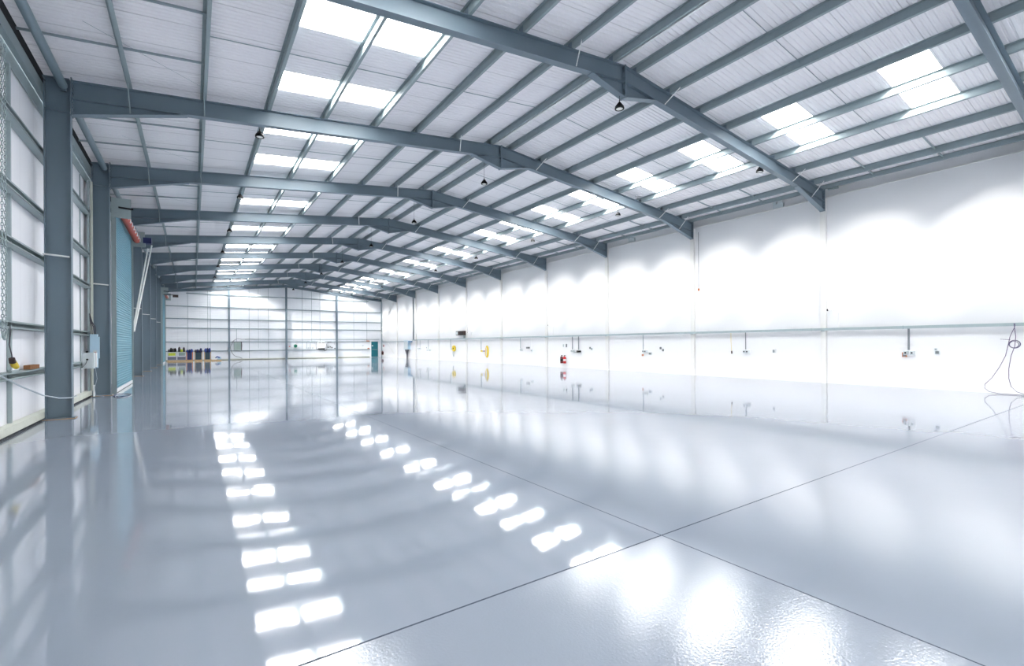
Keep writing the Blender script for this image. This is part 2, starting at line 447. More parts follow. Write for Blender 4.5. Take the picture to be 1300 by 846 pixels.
# ------------------------------------------------------------------ pendant lights
def make_pendant():
    t = thing('pendant_light', '', 'ceiling light')
    h = MB().lathe([(.015,.17),(.035,.165),(.04,.12),(.08,.1),(.115,.045),(.125,.01),(.122,-.01),(.092,-.012),(.088,0)], (0,0,0), 24)
    for i in range(12):
        a = i*math.pi/6; c, s = math.cos(a), math.sin(a)
        h.add([(c*.04, s*.04, .155), (c*.118, s*.118, .055), (c*.115, s*.115, .045), (c*.04, s*.04, .11)], [(0,1,2,3)])
    build('housing', h, BLACK, t)
    build('lens', MB().lathe([(.0,-.009),(.06,-.009),(.09,-.003)], (0,0,0), 24), LENS, t)
    build('hook', MB().tube([(0,0,.16),(0,0,.24)], .012, 8), BLACK, t)
    return t
LENS = mat('frosted_white_lens', (236,236,230), .4)
l0 = make_pendant(); first = True
for row, x, Zs in (('shutter-side', 1.66, 7.82), ('middle', 9.3, 7.82), ('white-wall-side', 16.93, 7.82)):
    for n in range(8):
        y = {'s': 8.7+6.97*n, 'm': 8.6+6.93*n, 'w': 8.96+6.83*n}[row[0]]
        if row == 'shutter-side' and n == 0: continue
        lab = 'black bell-shaped pendant light in the %s row, %s from the gable wall' % (row, NUM[8-n])
        loc = (x, y, Zs)
        if first: L_ = l0; l0.location = loc; l0['label'] = lab; l0['group'] = 'black pendant lights'; first = False
        else: L_ = dup(l0, loc, lab, 'black pendant lights')
        build('suspension_wire', MB().tube([(0,0,.22),(0,0,(8.16 if (x == 9.3 and n == 0) else zroof(x)-.19)-Zs)], .005, 5), BLACK, L_)

# ------------------------------------------------------------------ sheeting rails on the shutter wall
def crail(m, y0, y1, z, d=.15, h=.14, x1=-2.75):
    x0 = XO
    m.box(x0, x1, y0, y1, z+h/2-.006, z+h/2).box(x0, x1, y0, y1, z-h/2, z-h/2+.006)
    m.box(x1-.006, x1, y0, y1, z-h/2, z-h/2+.03).box(x1-.006, x1, y0, y1, z+h/2-.03, z+h/2).box(x0, x0+.006, y0, y1, z-h/2, z+h/2)
HN = {6.0: 'topmost', 4.62: 'second highest', 3.6: 'third highest', 2.05: 'fourth highest', 1.1: 'fifth highest'}
for z in HN:
    for y0, y1, w in ((-4.5, 20.95, 'before the long teal shutter'), (27.0, 50.5, 'between the two teal shutters')):
        m = MB(); crail(m, y0, y1, z)
        tag(build('sheeting_rail', m, GALV), 'galvanised rail on the shutter wall %s, %s of five' % (w, HN[z]), 'wall rail', 'rails on the shutter wall')
for y0, y1, w in ((-4.5, 20.5, 'before the long teal shutter'), (27.0, 50.5, 'between the two teal shutters')):
    m = MB().box(-2.9, -2.745, y0, y1, .05, .19)
    o = tag(build('base_rail', m, KERB), 'cream base rail at the foot of the shutter wall %s' % w, 'wall rail')
    build('base_gap_shade', MB().box(-2.9, -2.78, y0, y1, 0, .05), DARK, o)  # dark box paints the shadow beneath the base rail
# jamb posts
for y, xa, xb, lab in ((12.72, XO, -2.855, 'galvanised upright beside the hanging chain'),
                   (19.7, XO, -2.897, 'very thin galvanised upright behind the grey switch box'), (20.33, -2.835, -2.775, 'galvanised upright behind the pale blue control box'),
                   (20.4, -2.765, -2.7, 'pale flat upright against the column before the teal shutter')):
    m = MB().box(xa, xb-.006, y-.004, y+.004, .19, 7.03).box(xb-.006, xb, y-.004, y+.05, .19, 7.03).box(xa, xa+.006, y-.004, y+.05, .19, 7.03)
    tag(build('jamb_post', m, KERB if xb == -2.7 else GALV), lab, 'post')

# ------------------------------------------------------------------ roller shutters
def shutter(y0, y1, label, motor=True):
    xc = -2.25
    t = thing('roller_shutter', label, 'roller shutter', (xc, y0, 0))
    W = y1-y0
    # interlocking slats modelled as a ribbed curtain
    m = MB(); n = 70; H = 6.35; p = H/n; prof = []
    for i in range(n):
        z = .14 + i*p
        prof += [(0, z), (.014, z+p*.3), (.014, z+p*.6), (0, z+p*.92)]
    prof.append((0, .14+n*p))
    vs = [(x, yy, z) for x, z in prof for yy in (.08, W-.08)]
    m.add(vs, [(2*i, 2*i+1, 2*i+3, 2*i+2) for i in range(len(prof)-1)])
    m.box(-.02, -.015, .08, W-.08, .14, .14+H)
    build('curtain', m, TEAL, t)
    build('bottom_bar', MB().box(-.025, .035, .08, W-.08, .02, .14), WHITE_STEEL, t)
    for a, b in ((-.02, .1), (W-.1, W+.02)):
        build('guide', MB().box(-.05, -.03, a, b, 0, 6.06).box(-.03, .07, a, a+.012, 0, 6.06).box(-.03, .07, b-.012, b, 0, 6.06).box(.058, .07, a, a+.04, 0, 6.06).box(.058, .07, b-.04, b, 0, 6.06), GALV, t)
    for yy in (-.02, W-.02):
        pl = build('end_plate', MB().box(-.05, .48, yy, yy+.03, 6.07, 6.75), GALV, t)
    b = build('barrel', MB().tube([(.2, .02, 6.36), (.2, W-.02, 6.36)], .13, 20), ROLL, t)
    m = MB()  # white patches paint the light glints along the barrel
    for i in range(9):
        yy = .3 + i*(W-.6)/8
        m.box(.31, .335, yy, yy+.2, 6.28, 6.42)
    build('painted_glint', m, SIGNWHITE, t)
    build('axle', MB().tube([(.15, -.08, 6.42), (.55, -.08, 6.40)], .03, 8), BLACK, t)
    if motor:
        mo = build('motor', MB().box(.42, .72, W-.12, W+.22, 6.25, 6.5), NAVY, t)
        build('gearbox', MB().box(.3, .5, W-.06, W+.1, 6.1, 6.25), GALV, mo)
    return t
shutter(21.0, 26.7, 'tall teal roller shutter with orange-red barrel, beside the wall-mounted control boxes')
shutter(50.9, 56.5, 'teal roller shutter near the gable wall, above the stacked crates', motor=False)

# raking braces beyond the shutter
t = thing('raking_brace', 'pair of pale steel brace tubes rising steeply beyond the long teal shutter', 'brace')
for a, b in (((-2.2, 27.1, 2.3), (-1.85, 32.4, 7.15)), ((-2.24, 27.1, 2.34), (-2.02, 32.4, 6.95))):
    build('tube', MB().tube([a, b], .035, 8), WHITE_STEEL, t)

# ------------------------------------------------------------------ things on the shutter wall
# switch boxes
t = thing('switch_box', 'light grey switch box with a black knob and small lamps on the shutter wall', 'switch box', (-2.6, 18.9, .97))
build('case', MB().box(-.14, .12, -.12, .12, 0, .48), GREYBOX, t)
build('case_door', MB().box(-.12, .10, -.135, -.12, .03, .45), GREYBOX, t)
build('knob', MB().tube([(-.02,-.135,.28),(-.02,-.17,.28)], .025, 10), BLACK, t)
build('cable_gland', MB().tube([(-.05,0,.48),(-.05,0,.53)], .03, 10), BLACK, t)
build('flex', MB().tube([(-.02,-.16,.26),(-.05,-.17,.15),(-.1,-.17,.08),(-.16,-.15,.02)], .008, 6), CABLE, t)
t = thing('control_box', 'tall pale blue shutter control box with a red stop button', 'control box', (-2.63, 20.1, .95))
build('case', MB().box(-.1, .08, -.1, .1, 0, 1.08), BLUEBOX, t)
build('cover', MB().box(-.0, .14, -.11, -.09, .3, 1.0), BLUEBOX, t)
build('stop_button', MB().tube([(.03,-.11,.47),(.03,-.16,.47)], .032, 12), RED, t)
build('button_plate', MB().box(-.02, .08, -.12, -.11, .4, .56), GREYBOX, t)
for i in range(3):
    build('supply_cable', MB().tube([(-.05+.04*i, 0, 1.06), (-.06+.04*i, -.02, 1.3), (-.1+.02*i, -.02, 1.5), (-.12, 0, 1.75)], .014, 6), CABLE, t)
t = thing('isolator_box', 'small white isolator box between the grey and pale blue boxes', 'switch box', (-2.52, 19.3, 1.0))
build('case', MB().box(-.05, .05, -.06, .06, 0, .44), SIGNWHITE, t)
build('lever', MB().box(-.01, .01, -.09, -.06, .2, .28), BLACK, t)
# inspection lamp cable with yellow plug
t = thing('hanging_plug', 'yellow plug on a dark flex hanging from the shutter wall rail', 'plug', (-2.7, 12.1, 1.3))
build('flex', MB().tube([(-.02,-.05,.72),(-.02,-.03,.66),(-.01,-.09,.55),(-.03,-.06,.38),(0,-.05,.2),(0,-.02,.1)], .009, 6), CABLE, t)
build('plug_body', MB().tube([(0,-.05,.13),(0,.0,.06)], [.045,.05], 10), BROWN, t)
build('plug_cap', MB().tube([(0,.0,.07),(.0,.12,.0),(.0,.2,-.03)], [.05,.055,.045], 10), YELLOW, t)
# timber offcut on the rail
o = build('timber_offcut', MB().box(-2.86, -2.76, 13.5, 14.2, 1.175, 1.26), mat('weathered_timber', (140,96,60), .8, noise=.3, nscale=15))
tag(o, 'short brown timber offcut lying on the wall rail', 'timber')
o = build('metal_bracket', MB().box(-2.8, -2.742, 12.25, 12.7, 1.17, 1.2), GALV); tag(o, 'flat grey metal strip lying on the wall rail', 'bracket')
# hose across column
pts = [(-2.24, 8.6, 1.42), (-2.24, 9.48, 1.24), (-2.24, 9.99, 1.12), (-2.24, 10.58, .99), (-2.24, 11.77, .76), (-2.24, 12.97, .6), (-2.23, 14.0, .51), (-2.24, 14.62, .5), (-2.26, 14.75, .5)]
tag(build('draped_hose', MB().tube(pts, .012, 6), CABLE_G), 'thin pale grey hose sagging across the foot of the column', 'hose')
# chain
t = thing('hanging_chain', 'long pale steel operating chain hanging in front of the shutter wall', 'chain', (-2.45, 10.5, 0))
def chain(mb, y, z0, z1):
    n = int((z1-z0)/.055)
    for i in range(n):
        z = z0 + i*.055
        a = [(.014*math.cos(q), 0, z+.034*math.sin(q)) if i % 2 else (0, .014*math.cos(q), z+.038*math.sin(q)) for q in [j*math.pi/4 for j in range(8)]]
        mb.tube([(p[0], y+p[1], p[2]) for p in a], .006, 4, closed=True)
    return mb
build('strand', chain(MB(), .0, 1.85, 6.5), GALV, t)
build('strand', chain(MB(), .16, 1.85, 6.5), GALV, t)
build('chain_loop', MB().tube([(0,0,1.87),(0,.03,1.79),(0,.08,1.76),(0,.13,1.79),(0,.16,1.87)], .018, 6), GALV, t)
# floor cables at the control boxes
t = thing('loose_cable', 'loose blue-grey cables coiled on the floor under the control box', 'cable')
def loop(cx, cy, r1, r2, n=26, z=.012, turns=1.0, ph=0):
    return [(cx + r1*math.cos(ph+2*math.pi*turns*i/n), cy + r2*math.sin(ph+2*math.pi*turns*i/n), z + .006*math.sin(i*1.7)) for i in range(n+1)]
build('coil', MB().tube(loop(-1.95, 20.2, .22, .6, turns=1.9, n=44), .012, 6), NAVY, t)
build('coil', MB().tube(loop(-1.9, 20.0, .2, .7, turns=1.4, n=40, ph=1), .012, 6), CABLE_G, t)
build('lead', MB().tube([(-2.6,20.0,.95),(-2.56,20.0,.6),(-2.62,20.0,.3),(-2.6,20.05,.06),(-2.4,20.1,.015)], .008, 6), CABLE_G, t)
build('upright_conduit', MB().tube([(-2.64,20.05,.03),(-2.64,20.05,.4)], .025, 8), SIGNWHITE, t)

# ------------------------------------------------------------------ gable wall steel
for i, x in enumerate((3.41, 9.37, 15.28)):
    m = MB(); y1 = YF-.12; y0 = y1-.3; top = ztop(x)-.335
    m.box(x-.09, x+.09, y0, y0+.014, 0, top).box(x-.09, x+.09, y1-.014, y1, 0, top).box(x-.006, x+.006, y0, y1, 0, top)
    o = tag(build('wind_post', m, STEEL), 'blue-grey steel post standing against the gable wall, %s' % ('nearest the stacked crates', 'under the ridge', 'nearest the teal door')[i], 'post')
    build('base_plate', MB().box(x-.15, x+.15, y0-.05, y1, 0, .02), STEEL, o)
for z, n in ((7.42, 'topmost'), (5.98, 'second'), (4.62, 'third'), (3.59, 'fourth'), (2.06, 'fifth'), (1.04, 'sixth')):
    xa = XO+.02; xb = XR-.02
    if z > 7.3: xa, xb = -.6, 19.4
    if z < 2.1: xb = 19.6
    m = MB().box(xa, xb, YF-.12, YF-.114, z-.05, z+.05).box(xa, xb, YF-.114, YF-.001, z+.044, z+.05).box(xa, xb, YF-.114, YF-.001, z-.05, z-.044)
    tag(build('gable_rail', m, GALV_D), 'grey horizontal rail across the gable wall, %s of six from the top' % n, 'wall rail')
o = build('gable_base_rail', MB().box(XO+.02, 19.55, YF-.12, YF-.02, .03, .13), KERB); tag(o, 'dull base rail along the foot of the gable wall', 'wall rail')
build('base_gap_shade', MB().box(XO+.02, 19.55, YF-.12, YF-.03, 0, .03), DARK, o)  # dark box stands in for the shade under this rail
for x, zb, w, lab in ((-.48, .1, .035, 'near the shutter corner'), (1.37, 1.0, .03, 'above the blue-topped crates'), (1.62, .1, .03, 'beside the first post'), (5.43, .1, .035, 'right after the grey cable box'), (6.39, 1.3, .022, 'ending in mid air past the first post'),
                 (7.44, .1, .035, 'before the ridge post'), (11.19, .1, .035, 'past the ridge post'), (12.28, 1.9, .03, 'over the socket cluster'), (13.26, 2.1, .03, 'over the white switchboard'),
                 (17.45, 1.24, .022, 'ending above the floor, near the teal door'), (19.17, 2.0, .03, 'above the teal door')):
    zt = ztop(x)-.325
    o = build('tie_bar', MB().box(x-w/2, x+w/2, YF-.14, YF-.12, zb, zt), GALV_D)
    tag(o, ('thin grey upright bar on the gable wall, %s' % lab).replace('right after', 'just after'), 'wall bar', 'upright bars on the gable wall')
# teal personnel door
t = thing('door_1', 'teal personnel door in the corner of the gable wall', None); t['kind'] = 'structure'
build('door_leaf', MB().box(19.76, 20.68, YF-.09, YF-.04, .03, 2.08), TEALDOOR, t)
build('door_frame', MB().box(19.7, 19.76, YF-.11, YF, 0, 2.14).box(20.68, 20.74, YF-.11, YF, 0, 2.14).box(19.7, 20.74, YF-.11, YF, 2.08, 2.14), WHITE_STEEL, t)
build('push_bar', MB().tube([(19.85,YF-.12,1.0),(20.6,YF-.12,1.0)], .02, 8), GALV, t)
build('door_notice', MB().box(19.84, 20.0, YF-.095, YF-.09, 1.45, 1.58), SIGNWHITE, t)
# grey box with cable loop
t = thing('cable_box', 'grey-green box with a big looped cable next to the first gable post', 'electrical box', (4.25, YF-.2, 1.13))
build('case', MB().box(-.37, .37, -.1, .08, 0, .9), GREENGREY, t)
build('case_rim', MB().box(.34, .41, -.12, .08, -.03, .93).box(-.4, .41, -.12, .08, .9, .94), BROWN, t)
lp = []
for i in range(15):
    a = math.radians(70 + i*200/14); lp.append((.1 + .8*math.cos(a)*1.0, -.14, .25 + 1.05*math.sin(a)))
build('looped_cable', MB().tube([(2.2,-.12,1.24),(1.2,-.13,1.26)] + lp + [(.45,-.14,-.98)], .022, 6), CABLE, t)
build('feed_pipe', MB().tube([(-.1,-.02,.9),(-.1,-.02,2.4)], .025, 6), GALV_D, t)
# conduit along gable
o = build('conduit_run', MB().box(5.0, 20.9, YF-.116, YF-.08, 2.33, 2.4), GALV_D); tag(o, 'grey cable conduit crossing the gable wall above the switchboard', 'conduit')
# green wall sign
t = thing('round_reel', 'small dark green round reel on the gable wall past the ridge post', 'reel', (10.4, YF-.16, 1.55))
build('drum', MB().tube([(0,-.07,0),(0,.03,0)], .2, 18), SIGNGREEN, t)
build('backplate', MB().box(-.4, .4, .03, .05, -.3, .3), SIGNWHITE, t)
build('red_label', MB().box(-.72, -.58, .03, .045, -.12, -.02), SIGNRED, t)
# white switchboard
t = thing('switchboard', 'white switchboard with dark fittings at top and bottom on the gable wall', 'switchboard', (13.4, YF-.2, 1.25))
build('cabinet', MB().box(-.42, .42, -.14, .08, 0, .82), SIGNWHITE, t)
build('lower_rack', MB().box(-.4, .4, -.15, .02, -.14, -.02), BLACK, t)
build('upper_rack', MB().box(-.36, -.05, -.155, -.14, .66, .72).box(.05, .36, -.155, -.14, .66, .72), BROWN, t)
build('cable_loom', MB().tube([(.2,-.1,-.1),(.35,-.1,-.35),(.6,-.1,-.25),(.66,-.1,.1),(.62,-.1,.5),(.75,-.1,.75),(1.2,-.1,.78)], .03, 6), CABLE, t)
build('cable_loom', MB().tube([(-.42,-.08,.8),(-.62,-.08,.75),(-.66,-.08,.3),(-.62,-.08,-.1),(-.4,-.08,-.15)], .025, 6), CABLE, t)
t = thing('socket_cluster', 'row of small grey sockets joined by hoop-shaped conduits beside the switchboard', 'sockets', (12.1, YF-.16, 1.2))
for x in (-.42, -.22, 0., .28):
    build('socket_box', MB().box(x-.07, x+.07, -.08, .02, 0, .16), GREYBOX, t)
build('hoop_conduit', MB().tube([(-.42,-.02,.16),(-.42,-.02,.86),(-.35,-.02,.93),(-.07,-.02,.93),(0,-.02,.86),(0,-.02,.16)], .018, 6), GALV_D, t)
t = thing('socket_cluster', 'scatter of black sockets on short conduits between switchboard and last post', 'sockets', (14.5, YF-.16, 1.2))
for x, z in ((-.25, .1), (-.02, .14), (.18, .06), (.55, -.06)):
    build('socket_box', MB().box(x-.06, x+.06, -.08, .02, z, z+.12), BLACK, t)
build('hoop_conduit', MB().tube([(-.25,-.02,.2),(-.25,-.02,.85),(.5,-.02,.85),(.5,-.02,.5)], .018, 6), GALV_D, t)
o = build('wall_socket', MB().box(18.55, 18.72, YF-.16, YF-.1, 1.5, 1.62), GREYBOX); tag(o, 'single small grey socket on the gable wall before the teal door', 'socket')
t = thing('orange_alarm', 'small orange alarm unit on the rail beside the teal door', 'alarm', (19.36, YF-.18, 1.1))
build('body_case', MB().box(-.13, .13, -.05, .04, 0, .14), ORANGE, t); build('sounder', MB().tube([(0,-.05,.07),(0,-.1,.07)], .05, 10), BROWN, t)
o = build('exit_light', MB().box(19.1, 19.5, YF-.16, YF-.1, 2.12, 2.2), ORANGE); tag(o, 'thin orange strip above and beside the teal door', 'sign')
t = thing('motion_detector', 'white detector with dark eye bracketed at the corner above the crates', 'detector', (-1.9, 50.6, 6.1))
build('bracket_arm', MB().box(-.2, .7, -.02, .02, -.03, .02), BLACK, t); build('head', MB().box(.45, .85, -.08, .08, -.2, .02), BROWN, t)

# crates by the gable wall
def crate(x0, x1, y, zt, style, label):
    w = x1-x0; t = thing('storage_crate', label, 'crate', ((x0+x1)/2, y, 0), 'stored crates by the gable wall')
    hw = w/2
    build('pallet', MB().box(-hw, hw, -.4, .4, .1, .14).box(-hw, hw, -.4, -.3, 0, .1).box(-hw, hw, .3, .4, 0, .1).box(-.05, .05, -.4, .4, 0, .1), WOOD, t)
    if style == 'tub':
        build('tub', MB().prism([(-hw+.05,.14),(hw-.05,.14),(hw,1.05),(hw-.04,1.05),(hw-.08,.2),(-hw+.08,.2),(-hw+.04,1.05),(-hw,1.05)], -.38, .38), GREYBOX, t)
        build('lower_band', MB().box(-hw+.02, hw-.02, -.4, -.375, .18, .5), mat('slate_plastic', (108,112,130), .6), t)
    else:
        for s in (-1, 1): build('corner_post', MB().box(s*(hw-.03)-.03, s*(hw-.03)+.03, -.4, -.34, .14, 1.0), WOOD if style == 'w' else ORANGE, t)
        build('bin', MB().box(-hw+.08, hw-.08, -.34, .36, .16, .92), NAVY if style == 'n' else mat('dark_teal_plastic', (44,66,78), .5), t)
    return t
Yc = 60.4
def heap(t, hw, z, m1, m2, n, seed, tall=.35):
    r = random.Random(seed)
    for i in range(n):
        x = -hw + (i+.5)*2*hw/n; hh = tall*(.5+.5*r.random()); m = MB()
        m.lathe([(0,0),(.1,.0),(.12,hh*.4),(.09,hh*.8),(.03,hh),(0,hh)], (x, r.uniform(-.15,.1), z), 10)
        build('bundle', m, m1 if i % 2 else m2, t)
t = crate(-2.2, -1.42, Yc, 1.05, 'tub', 'grey tub crate in the shutter corner holding black and yellow gear'); heap(t, .34, 1.0, BLACK, CABLE, 4, 1, .5)
build('inner_liner', MB().box(-.3, .3, -.41, -.39, .62, .9), LIME, t)
t = crate(-1.38, -.62, Yc, 1.05, 'tub', 'grey tub crate with a bright lime-yellow lid on top'); heap(t, .3, 1.0, LIME, CABLE, 3, 2, .55)
build('inner_liner', MB().box(-.25, .3, -.41, -.39, .6, .92), GREENGREY, t)
t = crate(-.6, -.02, Yc, 1.0, 'n', 'narrow navy crate heaped with blue bags beside the lime-topped tub'); heap(t, .28, .92, NAVY, BLUE, 3, 3, .5)
t = crate(.12, .82, Yc, 1.0, 'w', 'dark crate between pale timber posts with a blue heap, middle of the blue-topped ones'); heap(t, .3, .92, NAVY, CABLE, 4, 4, .5)
t = crate(.98, 1.6, Yc, 1.0, 'w', 'dark timber-posted crate with a blue heap, farthest from the shutter corner'); heap(t, .28, .92, NAVY, BLUE, 3, 5, .55)
t = thing('parts_tray', 'low pile of pale boxes and blue parts at the end of the crate row', 'tray', (2.1, Yc, 0))
build('pallet', MB().box(-.45, .45, -.35, .35, 0, .12), WOOD, t)
build('carton', MB().box(-.4, .05, -.3, .2, .12, .5), SIGNWHITE, t); build('carton', MB().box(.1, .42, -.3, .1, .12, .42), BLUEBOX, t)
build('blue_part', MB().tube([(-.1,-.32,.3),(.05,-.32,.45),(.3,-.32,.34)], .06, 8), BLUE, t)
o = build('floor_strip', MB().box(-2.3, 3.1, 58.9, 59.25, 0, .01), mat('cream_floor_paint', (226,214,180), .5)); tag(o, 'cream painted strip on the floor in front of the crates', 'floor marking')

# ------------------------------------------------------------------ white wall services
m = MB(); m.box(20.97, 21.03, -4.5, 51.5, 2.12, 2.22)
t = thing('cable_tray', 'long grey cable trunking running along the white wall at door height', 'cable tray')
build('trunking', m, GALV, t)
for k in range(-1, 8): build('tray_bracket', MB().box(20.96, 21.035, FY(k)-.06, FY(k)+.06, 2.09, 2.12), GALV_D, t)
for y in range(-3, 50, 3):
    build('tray_joint', MB().box(20.965, 20.97, y, y+.02, 2.11, 2.23), GALV_D, t)
    build('wall_spacer', MB().box(21.03, XR-.004, y+1.5, y+1.56, 2.14, 2.2), GALV_D, t)
t = thing('cable_tray', 'short lower length of trunking on the white wall between cabinet and gable wall', 'cable tray')
build('trunking', MB().box(20.98, 21.04, 53.7, 61.9, 1.97, 2.06), GALV_D, t)
build('step_up', MB().box(20.98, 21.04, 61.85, 61.95, 1.97, 2.4).box(20.98, 21.04, 61.9, 62.55, 2.33, 2.4), GALV_D, t)
tag(build('riser_pipe', MB().box(21.05, 21.14, 51.28, 51.42, 2.2, 7.35), mat('slate_pipe', (96,106,112), .5)), 'dark upright riser duct climbing the white wall from the end of the trunking', 'pipe')
t = thing('control_cabinet', 'pale blue wall cabinet with a blue arm on top and dark tapering stand', 'cabinet', (20.95, 52.98, 1.06))
build('case', MB().box(-.12, .215, -.62, .66, 0, 1.05), BLUEBOX, t)
build('case_door', MB().box(-.135, -.12, -.56, .6, .05, 1.0), GREYBOX, t)
build('stand', MB().prism([(-.45,0),(.55,0),(.05,-.6),(.0,-1.06),(-.12,-1.06),(-.15,-.6)], -.05, .05, 'X'), CABLE, t)
build('blue_arm', MB().box(-.1, .1, -1.45, -.3, .86, 1.0), mat('steel_blue', (96,140,176), .45), t)

def drop(y, z0, w, label, mtl=None, boxes=(-.08, .08), bm=None):
    t = thing('socket_drop', label, 'socket', (21.0, y, 0), 'socket drops below the trunking')
    build('conduit', MB().tube([(0,0,2.118),(0,0,z0)], w, 8), mtl or GALV_D, t)
    for b in boxes:
        build('socket', MB().box(-.03, .12, b-.055, b+.055, z0-.17, z0-.04), bm or GREYBOX, t)
        build('socket_face', MB().tube([(-.03,b,z0-.1),(-.045,b,z0-.1)], .03, 10), BLACK, t)
    build('wall_plate', MB().box(.12, XR-21.0, min(boxes)-.06, max(boxes)+.06, z0-.2, z0-.0), SIGNWHITE, t)
    return t
DG = mat('mid_grey_conduit', (120,126,130), .5)
drop(5.86, 1.36, .032, 'thick dark conduit drop with twin sockets next to an orange plug', DG, (-.09, .09))
drop(11.8, 1.34, .022, 'dark conduit drop with twin sockets next to the thin yellow cord', DG, (-.07, .07))
drop(17.74, 1.3, .022, 'conduit drop ending in a cluster of orange and grey plugs', None, (-.16, 0))
drop(23.1, 1.24, .035, 'dark conduit drop above the fire extinguishers, closer to the bare wall', DG, (-.05, .12), BLACK)
drop(23.71, 1.26, .032, 'grey conduit drop above the fire extinguishers, closer to them', DG, (-.08, .08))
drop(29.73, 1.3, .028, 'grey conduit drop with one tiny socket before the black junction block', None, (0,))
drop(35.74, 1.15, .03, 'grey conduit drop beside the tall yellow hose', None, (0,), YELLOW)
drop(41.67, 1.3, .03, 'grey conduit drop ending beside the small yellow reel', None, (-.1,))
drop(47.0, 1.12, .03, 'grey conduit drop with an anchor-shaped pair of sockets', None, (-.3, .3))
drop(49.2, 1.3, .02, 'first of two conduits meeting in a point, closer to the anchor-shaped pair', None, (.1,))
drop(49.9, 1.3, .02, 'second of two conduits meeting in a point, closer to the pale blue cabinet', None, (-.1,))
drop(28.3, 1.25, .012, 'thin pale cord drop with a small plug past the black junction block', WHITE_STEEL, (0,))
t = thing('plug_flex', 'thin yellow cord with a dark plug hanging from the trunking', 'cord', (21.0, 12.5, 0))
build('flex', MB().tube([(-.02,0,2.115),(-.02,0,1.7),(-.02,-.03,1.25)], .008, 6), YELLOW, t)
build('plug', MB().tube([(-.02,-.03,1.27),(-.02,-.04,1.14)], [.025,.035], 8), BROWN, t)

def sockbox(y, z, label, mtl=GREYBOX, w=.1, h=.12, name='wall_socket', cat='socket'):
    t = thing(name, label, cat, (XR, y, z))
    build('case', MB().box(-.06, 0, -w/2, w/2, -h/2, h/2), mtl, t)
    build('front_plate', MB().box(-.068, -.06, -w/2+.015, w/2-.015, -h/2+.015, h/2-.015), DG, t)
    return t
sockbox(5.12, 1.28, 'small grey socket with a dark flap next to the twin drop nearest the loose cable', GREYBOX, .12, .12)
sockbox(5.16, 1.39, 'tiny grey switch right above the flapped socket'.replace('right above', 'just above'), GREYBOX, .07, .07)
sockbox(10.6, 1.27, 'faint pale blank plate alone on the white wall', SIGNWHITE, .12, .16)
sockbox(16.66, 1.38, 'small dark wall switch, upper of a slanting pair', DG, .08, .12)
sockbox(16.5, 1.27, 'small dark wall switch, lower of a slanting pair', DG, .08, .12)
sockbox(22.17, 1.37, 'small dark junction box beyond the extinguishers, upper one', DG, .1, .12)
sockbox(22.0, 1.3, 'small grey junction box beyond the extinguishers, lower one', GREYBOX, .12, .14)
sockbox(24.77, 1.52, 'narrow pale notice above the darker extinguisher', GREYBOX, .07, .2, 'safety_notice', 'sign')
sockbox(24.48, 1.52, 'narrow grey notice above the brighter extinguisher', DG, .07, .22, 'safety_notice', 'sign')
sockbox(28.95, 1.36, 'black junction block between the two plain drops', BLACK, .38, .12)
sockbox(47.7, 1.3, 'faint grey switch beside the anchor-shaped pair', GREYBOX, .2, .14)
sockbox(6.02, 1.19, 'orange plug in a socket beside the thick twin drop', ORANGE, .13, .16)
sockbox(17.66, 1.2, 'orange plug above the plug cluster', ORANGE, .06, .14)
sockbox(17.9, .98, 'tiny orange plug below the plug cluster', ORANGE, .08, .1)
sockbox(17.36, 1.07, 'grey twin plug at the end of the plug cluster', GREYBOX, .16, .13)
sockbox(35.45, 1.04, 'violet plug between the grey drop and the tall yellow hose', PINK, .32, .1)
# extinguishers
def extinguisher(y, label, body, r=.085):
    t = thing('fire_extinguisher', label, 'fire extinguisher', (XR-.13, y, .3))
    build('cylinder_body', MB().lathe([(0,0),(r*.95,0),(r,.03),(r,.38),(r*.7,.45),(.03,.48),(0,.48)], (0,0,0), 16), body, t)
    build('valve', MB().tube([(0,0,.47),(0,0,.54)], .02, 8), BLACK, t)
    build('handle', MB().box(-.02, .02, -.09, .05, .53, .56), BLACK, t)
    build('hose', MB().tube([(0,.03,.5),(-.02,.1,.45),(-.03,.11,.3),(-.03,.1,.1)], .012, 6), BLACK, t)
    build('label_band', MB().tube([(0,0,.16),(0,0,.3)], r+.003, 16), SIGNWHITE if body is RED else BLACK, t)
    build('hanging_bracket', MB().box(.05, .13, -.03, .03, .3, .36), GALV, t)
extinguisher(24.87, 'darker red fire extinguisher, one of two side by side on the white wall', REDDARK, .1)
extinguisher(24.56, 'brighter red fire extinguisher with yellow-tagged top, beside the darker one', RED, .1)
extinguisher(61.9, 'small dark red fire extinguisher in the corner beside the teal door', REDDARK, .14)
sockbox(61.8, 1.5, 'red and white notice above the corner extinguisher', SIGNRED, .35, .3, 'safety_notice', 'sign')
# reels
t = thing('hose_reel', 'small yellow hose reel with a hanging grey tail on the white wall', 'hose reel', (XR-.1, 41.1, 1.25))
build('reel', MB().tube([(-.06,0,0),(.06,0,0)], .3, 18), YELLOW, t); build('hub', MB().tube([(-.09,0,0),(.095,0,0)], .08, 12), BROWN, t)
build('tail', MB().tube([(-.03,.1,-.28),(-.03,.16,-.5),(-.03,.02,-.8)], .035, 6), CABLE_G, t)
t = thing('coiled_hose', 'tall bright yellow coiled hose hanging on the white wall', 'hose', (XR-.1, 34.9, 1.0))
for i in range(4):
    a = .16+.03*i; b_ = .42+.03*i
    build('coil', MB().tube([(-.04+.02*i, a*math.cos(q), b_*math.sin(q)) for q in [j*math.pi/12 for j in range(24)]], .024, 6, closed=True), YELLOW, t)
build('hook', MB().tube([(.095,0,.45),(-.05,0,.45),(-.06,0,.52)], .015, 6), GALV, t)
